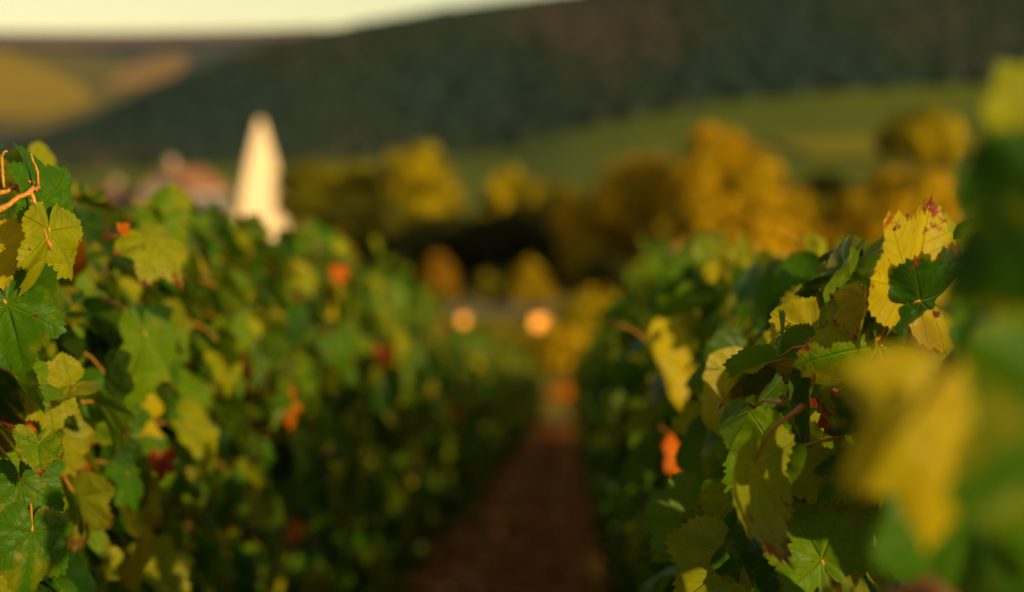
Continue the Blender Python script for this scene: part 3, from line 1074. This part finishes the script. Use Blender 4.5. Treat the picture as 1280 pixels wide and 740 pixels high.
i = 0
NEAR_L = []
NAMES_L = ["grapevine at the left edge of the photo with amber leaf stalks above its top",
           "grapevine in the left row, second from the left edge, below the pink house",
           "grapevine in the left row under the church spire, third from the left edge",
           "grapevine in the left row with an orange leaf on top, fourth from the left edge"]
for k, y in enumerate((2.0, 3.0, 4.0, 5.0)):
    NEAR_L.append(near_vine(k + 1, LEFT_X, y + (0.18 if k == 0 else 0), NAMES_L[k], 1, (1.07, 1.09, 1.16, 1.19)[k], n_out=98 if k < 2 else 94, n_in=520, big=1.0, length=0.42 if k == 0 else 0.5))
NEAR_R = []
NAMES_R = ["blurred grapevine closest to the camera at the right edge, with large dark leaves",
           "grapevine in sharp focus with the torn yellow sunlit leaf",
           "grapevine just past the sharp one, with a glowing red orange leaf low on its side",
           "right row grapevine whose top leaves stand clear against the amber trees",
           "grapevine in the right row whose top catches yellow light, fifth from the camera"]
RH = [0.74, 0.94, 0.99, 1.08, 1.13]
for k, y in enumerate((0.80, 1.85, 2.9, 3.9, 4.9)):
    if k == 0:
        NEAR_R.append(near_vine(20, 0.47, y, NAMES_R[0], -1, RH[0], 34, 60, length=0.33, half=0.13))
    else:
        NEAR_R.append(near_vine(k + 20, RIGHT_X, y, NAMES_R[k], -1, RH[k], n_out=96, n_in=200, big=1.25))

LAB_L = "leafy green grapevine farther down the row on the left of the path"
LAB_R = "leafy green grapevine farther down the row on the right of the path"
for k in range(38):
    y = 6.0 + k
    far_vine(i, LEFT_X, y, LAB_L, (1.08 if k < 5 else 1.01) + 0.03 * math.sin(k * 1.7) + 0.002 * k); i += 3
    far_vine(i, RIGHT_X, y, LAB_R, 1.04 + 0.03 * math.sin(k * 2.3) + 0.004 * k); i += 3
for k in range(26):  # unseen outer rows; the right one is kept low to let sun through
    far_vine(i, RIGHT_X + 1.12, 0.3 + k, "leafy grapevine in the next row to the right, behind the right row", 0.70 + 0.03 * math.sin(k)); i += 3
    far_vine(i, LEFT_X - 1.12, 1.5 + k, "leafy grapevine in the next row to the left, behind the left row", 0.95); i += 3

# ------------------------------------------------------------------ litter and weeds on the path
rng = random.Random(77)
mb = MB()
for _ in range(700):
    y = 2.0 + 40 * rng.random() ** 1.5
    x = -0.2 + rng.choice((-1, 1)) * (0.12 + 0.34 * rng.random() ** 0.6)
    fr = leaf_frame(Vector((rng.gauss(0, .3), rng.gauss(0, .3), 1)), Vector((rng.uniform(-1, 1), rng.uniform(-1, 1), 0)))
    add_leaf(mb, rng, Vector((x, y, ground_z(y) + 0.03)), fr, rng.uniform(0.025, 0.05), rng.choice((3, 4, 5, 5, 6)), MID)
tag(mb.obj("fallen_leaves", [M_LEAF, M_PET]), label="fallen vine leaves scattered along the soil path", kind="stuff")
mb = MB()
for _ in range(2600):
    y = 2.0 + 42 * rng.random() ** 1.3
    x = -0.2 + rng.choice((-1, 1)) * rng.uniform(0.30, 0.55)
    z = ground_z(y); h = rng.uniform(0.03, 0.12); a = rng.uniform(0, 6.28)
    cx, cy = math.cos(a) * 0.006, math.sin(a) * 0.006
    mb.add([(x - cx, y - cy, z), (x + cx, y + cy, z), (x + rng.uniform(-.05, .05), y + rng.uniform(-.05, .05), z + h)], [(0, 1, 2)], (0.06, 0.09, 0.004))
tag(mb.obj("grass", M_GRASS), label="thin weeds and grass along both edges of the path", kind="stuff")
mb = MB()
for _ in range(2200):
    y = 2.0 + 36 * rng.random() ** 1.5
    x = -0.2 + rng.gauss(0, 0.24)
    V, T = rng.choice(lumps); k = rng.uniform(0.008, 0.03)
    mb.add(V * (k * rng.uniform(.8, 1.5), k, k * 0.8) + (x, y, ground_z(y) + k * 0.2), T)
tag(mb.obj("clods", M_SOIL), label="crumbled red soil clods along the path", kind="stuff")

# ------------------------------------------------------------------ particular leaves
def local_leaf(v, px, py, d, size, tint, nrm_cam, tip_cam, shape, red=0, label=None):
    """A leaf whose stalk joint is at photo pixel (px, py), depth d; directions given as (right, up, towards camera)."""
    n_ = CAM_R @ Vector(nrm_cam); t_ = CAM_R @ Vector(tip_cam)
    p = at(px, py, d) - v.location
    rng = random.Random(int(px * 7 + py))
    o = put_leaf(v, p, leaf_frame(n_, t_), size, PAL.index(tint), rng, shape, red)
    if label: o["label"] = label
    return o


VR0, VR1, VR2, VR3 = NEAR_R[:4]
# sharp vine on the right
local_leaf(VR1, 1138, 364, 1.71, 0.088, YEL, (0.40, 0.08, 0.90), (0.36, 0.93, -0.05), 0, 2, "torn yellow sunlit leaf with red specks")
local_leaf(VR1, 1150, 376, 1.70, 0.060, DKG, (0.35, -0.45, 0.8), (0.95, 0.15, -0.2), 3, 2, "dark shaded leaf with a maroon blotch")
local_leaf(VR1, 1100, 432, 1.72, 0.085, LTG, (-0.15, 0.15, 1), (-0.55, -0.8, 0.1), 1, 2, "green leaf with pale veins and a reddened edge")
local_leaf(VR1, 1092, 535, 1.71, 0.052, DKG, (0.1, 0.8, 0.55), (-0.9, -0.25, 0.3), 2, 2)
local_leaf(VR1, 1078, 580, 1.70, 0.045, GRN, (-0.1, 0.75, 0.6), (-0.85, -0.5, 0.2), 4, 0)
local_leaf(VR1, 1026, 700, 1.70, 0.065, LTG, (0.1, 0.2, 1), (-0.35, 0.85, 0.1), 5, 2)
local_leaf(VR1, 1050, 610, 1.75, 0.060, YGR, (-0.3, 0.3, 0.9), (-0.5, -0.85, 0.1), 6, 1)
local_leaf(VR1, 1150, 410, 1.80, 0.060, YGR, (-0.4, 0.3, 0.8), (-0.1, -0.95, 0.2), 7, 1)
local_leaf(VR1, 1080, 380, 1.70, 0.034, YEL, (-0.9, 0.1, 0.4), (-0.1, -1.0, 0.0), 2, 2)
local_leaf(VR1, 1098, 392, 1.71, 0.030, GRN, (-0.9, 0.3, 0.2), (0.1, -1.0, 0.0), 6, 0)
# blurred vine next to the lens
local_leaf(VR0, 1182, 505, 0.85, 0.055, YEL, (0.25, 0.30, 0.9), (-0.05, -0.98, 0.15), 4, 0, "out of focus yellow leaf")
local_leaf(VR0, 1345, 270, 0.86, 0.080, DKG, (-0.45, 0.1, 0.9), (-0.35, -1.0, 0.1), 3, 0, "large out of focus dark green leaf")
local_leaf(VR0, 1385, 520, 0.76, 0.085, GRN, (-0.4, 0.2, 0.9), (-0.25, -1.0, 0.1), 5, 0)
local_leaf(VR0, 1330, 190, 0.92, 0.062, GRN, (-0.3, 0.2, 0.9), (-0.4, -0.95, 0.1), 1, 0)
local_leaf(VR0, 1215, 640, 0.98, 0.060, GRN, (-0.4, 0.2, 0.9), (-0.25, -1.0, 0.1), 0, 0)
local_leaf(VR0, 1290, 150, 0.92, 0.034, YGR, (-0.2, 0.3, 0.9), (0.2, 0.9, 0.1), 2, 0)
local_leaf(VR0, 1226, 384, 1.12, 0.034, GRN, (-0.2, 0.9, 0.3), (-0.3, -0.9, 0.3), 5, 0)
local_leaf(VR0, 1285, 300, 1.1, 0.046, LTG, (-0.3, 0.5, 0.8), (-0.6, -0.7, 0.1), 6, 0)
m = MB()
pp = [at(1085, 772, 1.0), at(1120, 746, 0.99), at(1160, 730, 0.98), at(1205, 770, 0.96)]
m.tube([tuple(p - VR0.location) for p in pp] + [(0.0, 0.05, 0.42)], [0.004, 0.005, 0.005, 0.005, 0.007], 8)
m.obj("cane", M_CANE, VR0)
# farther right
local_leaf(VR2, 820, 440, 3.1, 0.100, YEL, (0.75, 0.45, 0.5), (0.42, -0.9, 0.1), 0, 1, "long yellow leaf hanging from the side")
local_leaf(VR2, 852, 562, 3.1, 0.056, ORG, (0.55, 0.3, 0.78), (0.05, -1.0, 0.1), 3, 0, "glowing red orange leaf")
local_leaf(VR3, 898, 346, 3.8, 0.050, ORG, (-0.1, 0.5, 0.85), (0.2, -0.9, 0.1), 3, 1)
local_leaf(VR2, 948, 350, 2.9, 0.085, GRN, (-0.8, 0.45, 0.5), (0.0, -1.0, 0.2), 4, 0)
local_leaf(VR2, 1008, 318, 2.8, 0.055, YGR, (0.9, 0.2, 0.3), (0.2, -0.95, 0.1), 2, 0)
# left row
VL0, VL1, VL2, VL3 = NEAR_L
local_leaf(VL0, 52, 252, 1.86, 0.055, GRN, (0.8, 0.0, 0.55), (0.2, 0.98, 0.1), 1, 0)
local_leaf(VL0, 62, 290, 1.84, 0.060, YGR, (0.88, 0.1, 0.45), (0.0, -1.0, 0.1), 3, 1)
local_leaf(VL0, 8, 380, 1.84, 0.066, GRN, (0.35, 0.2, 0.9), (0.35, -0.92, 0.1), 5, 1)
local_leaf(VL0, -8, 306, 1.84, 0.045, YEL, (0.4, 0.2, 0.85), (0.15, -0.95, 0), 2, 0)
local_leaf(VL0, 88, 480, 2.03, 0.046, YGR, (0.3, 0.75, 0.6), (-0.7, -0.65, 0.1), 6, 0)
local_leaf(VL0, 48, 555, 1.86, 0.035, LTG, (0.3, 0.6, 0.7), (0.05, -0.98, 0.2), 0, 2)
local_leaf(VL0, 25, 600, 1.88, 0.052, GRN, (0.3, 0.3, 0.9), (0.2, -0.95, 0.1), 7, 1)
local_leaf(VL0, 40, 665, 1.86, 0.060, GRN, (0.5, 0.3, 0.8), (-0.1, -0.95, 0.1), 4, 0)
local_leaf(VL0, 182, 420, 2.45, 0.080, LTG, (0.88, 0.3, 0.4), (-0.1, -1.0, 0.1), 3, 0)
local_leaf(VL0, 190, 300, 2.35, 0.060, YGR, (0.4, 0.7, 0.6), (0.6, -0.7, 0.1), 4, 2)
local_leaf(VL0, 152, 285, 2.25, 0.012, ORG, (0.5, 0.4, 0.75), (0.1, -0.95, 0.1), 2, 0)
local_leaf(VL3, 424, 338, 5.0, 0.034, ORG, (0.3, 0.4, 0.85), (0.1, -0.95, 0.1), 1, 0, "orange leaf catching the sun on top of the row")
local_leaf(VL3, 480, 440, 5.3, 0.045, ORG, (0.5, 0.4, 0.75), (0.1, -0.95, 0.1), 3, 0)
local_leaf(VL1, 200, 575, 2.6, 0.028, RED, (0.5, 0.3, 0.8), (0.1, -0.95, 0.1), 5, 0)
m = MB()
for pts, r in (([(-30, 262, 1.84), (0, 242, 1.84), (32, 228, 1.85), (42, 226, 1.85)], 0.0028), ([(-30, 284, 1.82), (0, 262, 1.82), (38, 238, 1.83), (48, 234, 1.84)], 0.0032),
               ([(38, 238, 1.83), (50, 275, 1.83), (64, 312, 1.84)], 0.0022), ([(5, 235, 1.84), (3, 215, 1.84), (2, 195, 1.85), (8, 188, 1.85)], 0.0018),
               ([(48, 232, 1.84), (47, 215, 1.84), (38, 192, 1.85)], 0.0014)):
    P_ = [at(*p) - VL0.location for p in pts]
    Q, rr = [], []
    for a_, b_ in zip(P_[:-1], P_[1:]):
        for f in (0.0, 0.3, 0.6, 0.85):
            Q.append(tuple(a_.lerp(b_, f) + Vector((0, 0, 0.0012 * math.sin(9 * f + a_.x * 90))))); rr.append(r * 0.85 * (1.15 if f == 0 else 0.97 - 0.05 * f))
    m.tube(Q + [tuple(P_[-1])], rr + [r * 0.9], 8, wob=0.08, rng=random.Random(4))
m.obj("stalk", M_PET, VL0)

# ------------------------------------------------------------------ evening haze over the valley
mb = MB()
mb.box(0, 1500, 180, 7400, 3300, 760)
n_ = NT("valley_haze")
vol = n_.n("ShaderNodeVolumePrincipled")
vol.inputs["Color"].default_value = (0.80, 0.86, 0.92, 1)
vol.inputs["Density"].default_value = 0.000012
n_.t.links.new(vol.outputs[0], n_.out.inputs["Volume"])
tag(mb.obj("haze", n_.m, None, False), label="thin pale evening haze over the valley", kind="stuff")
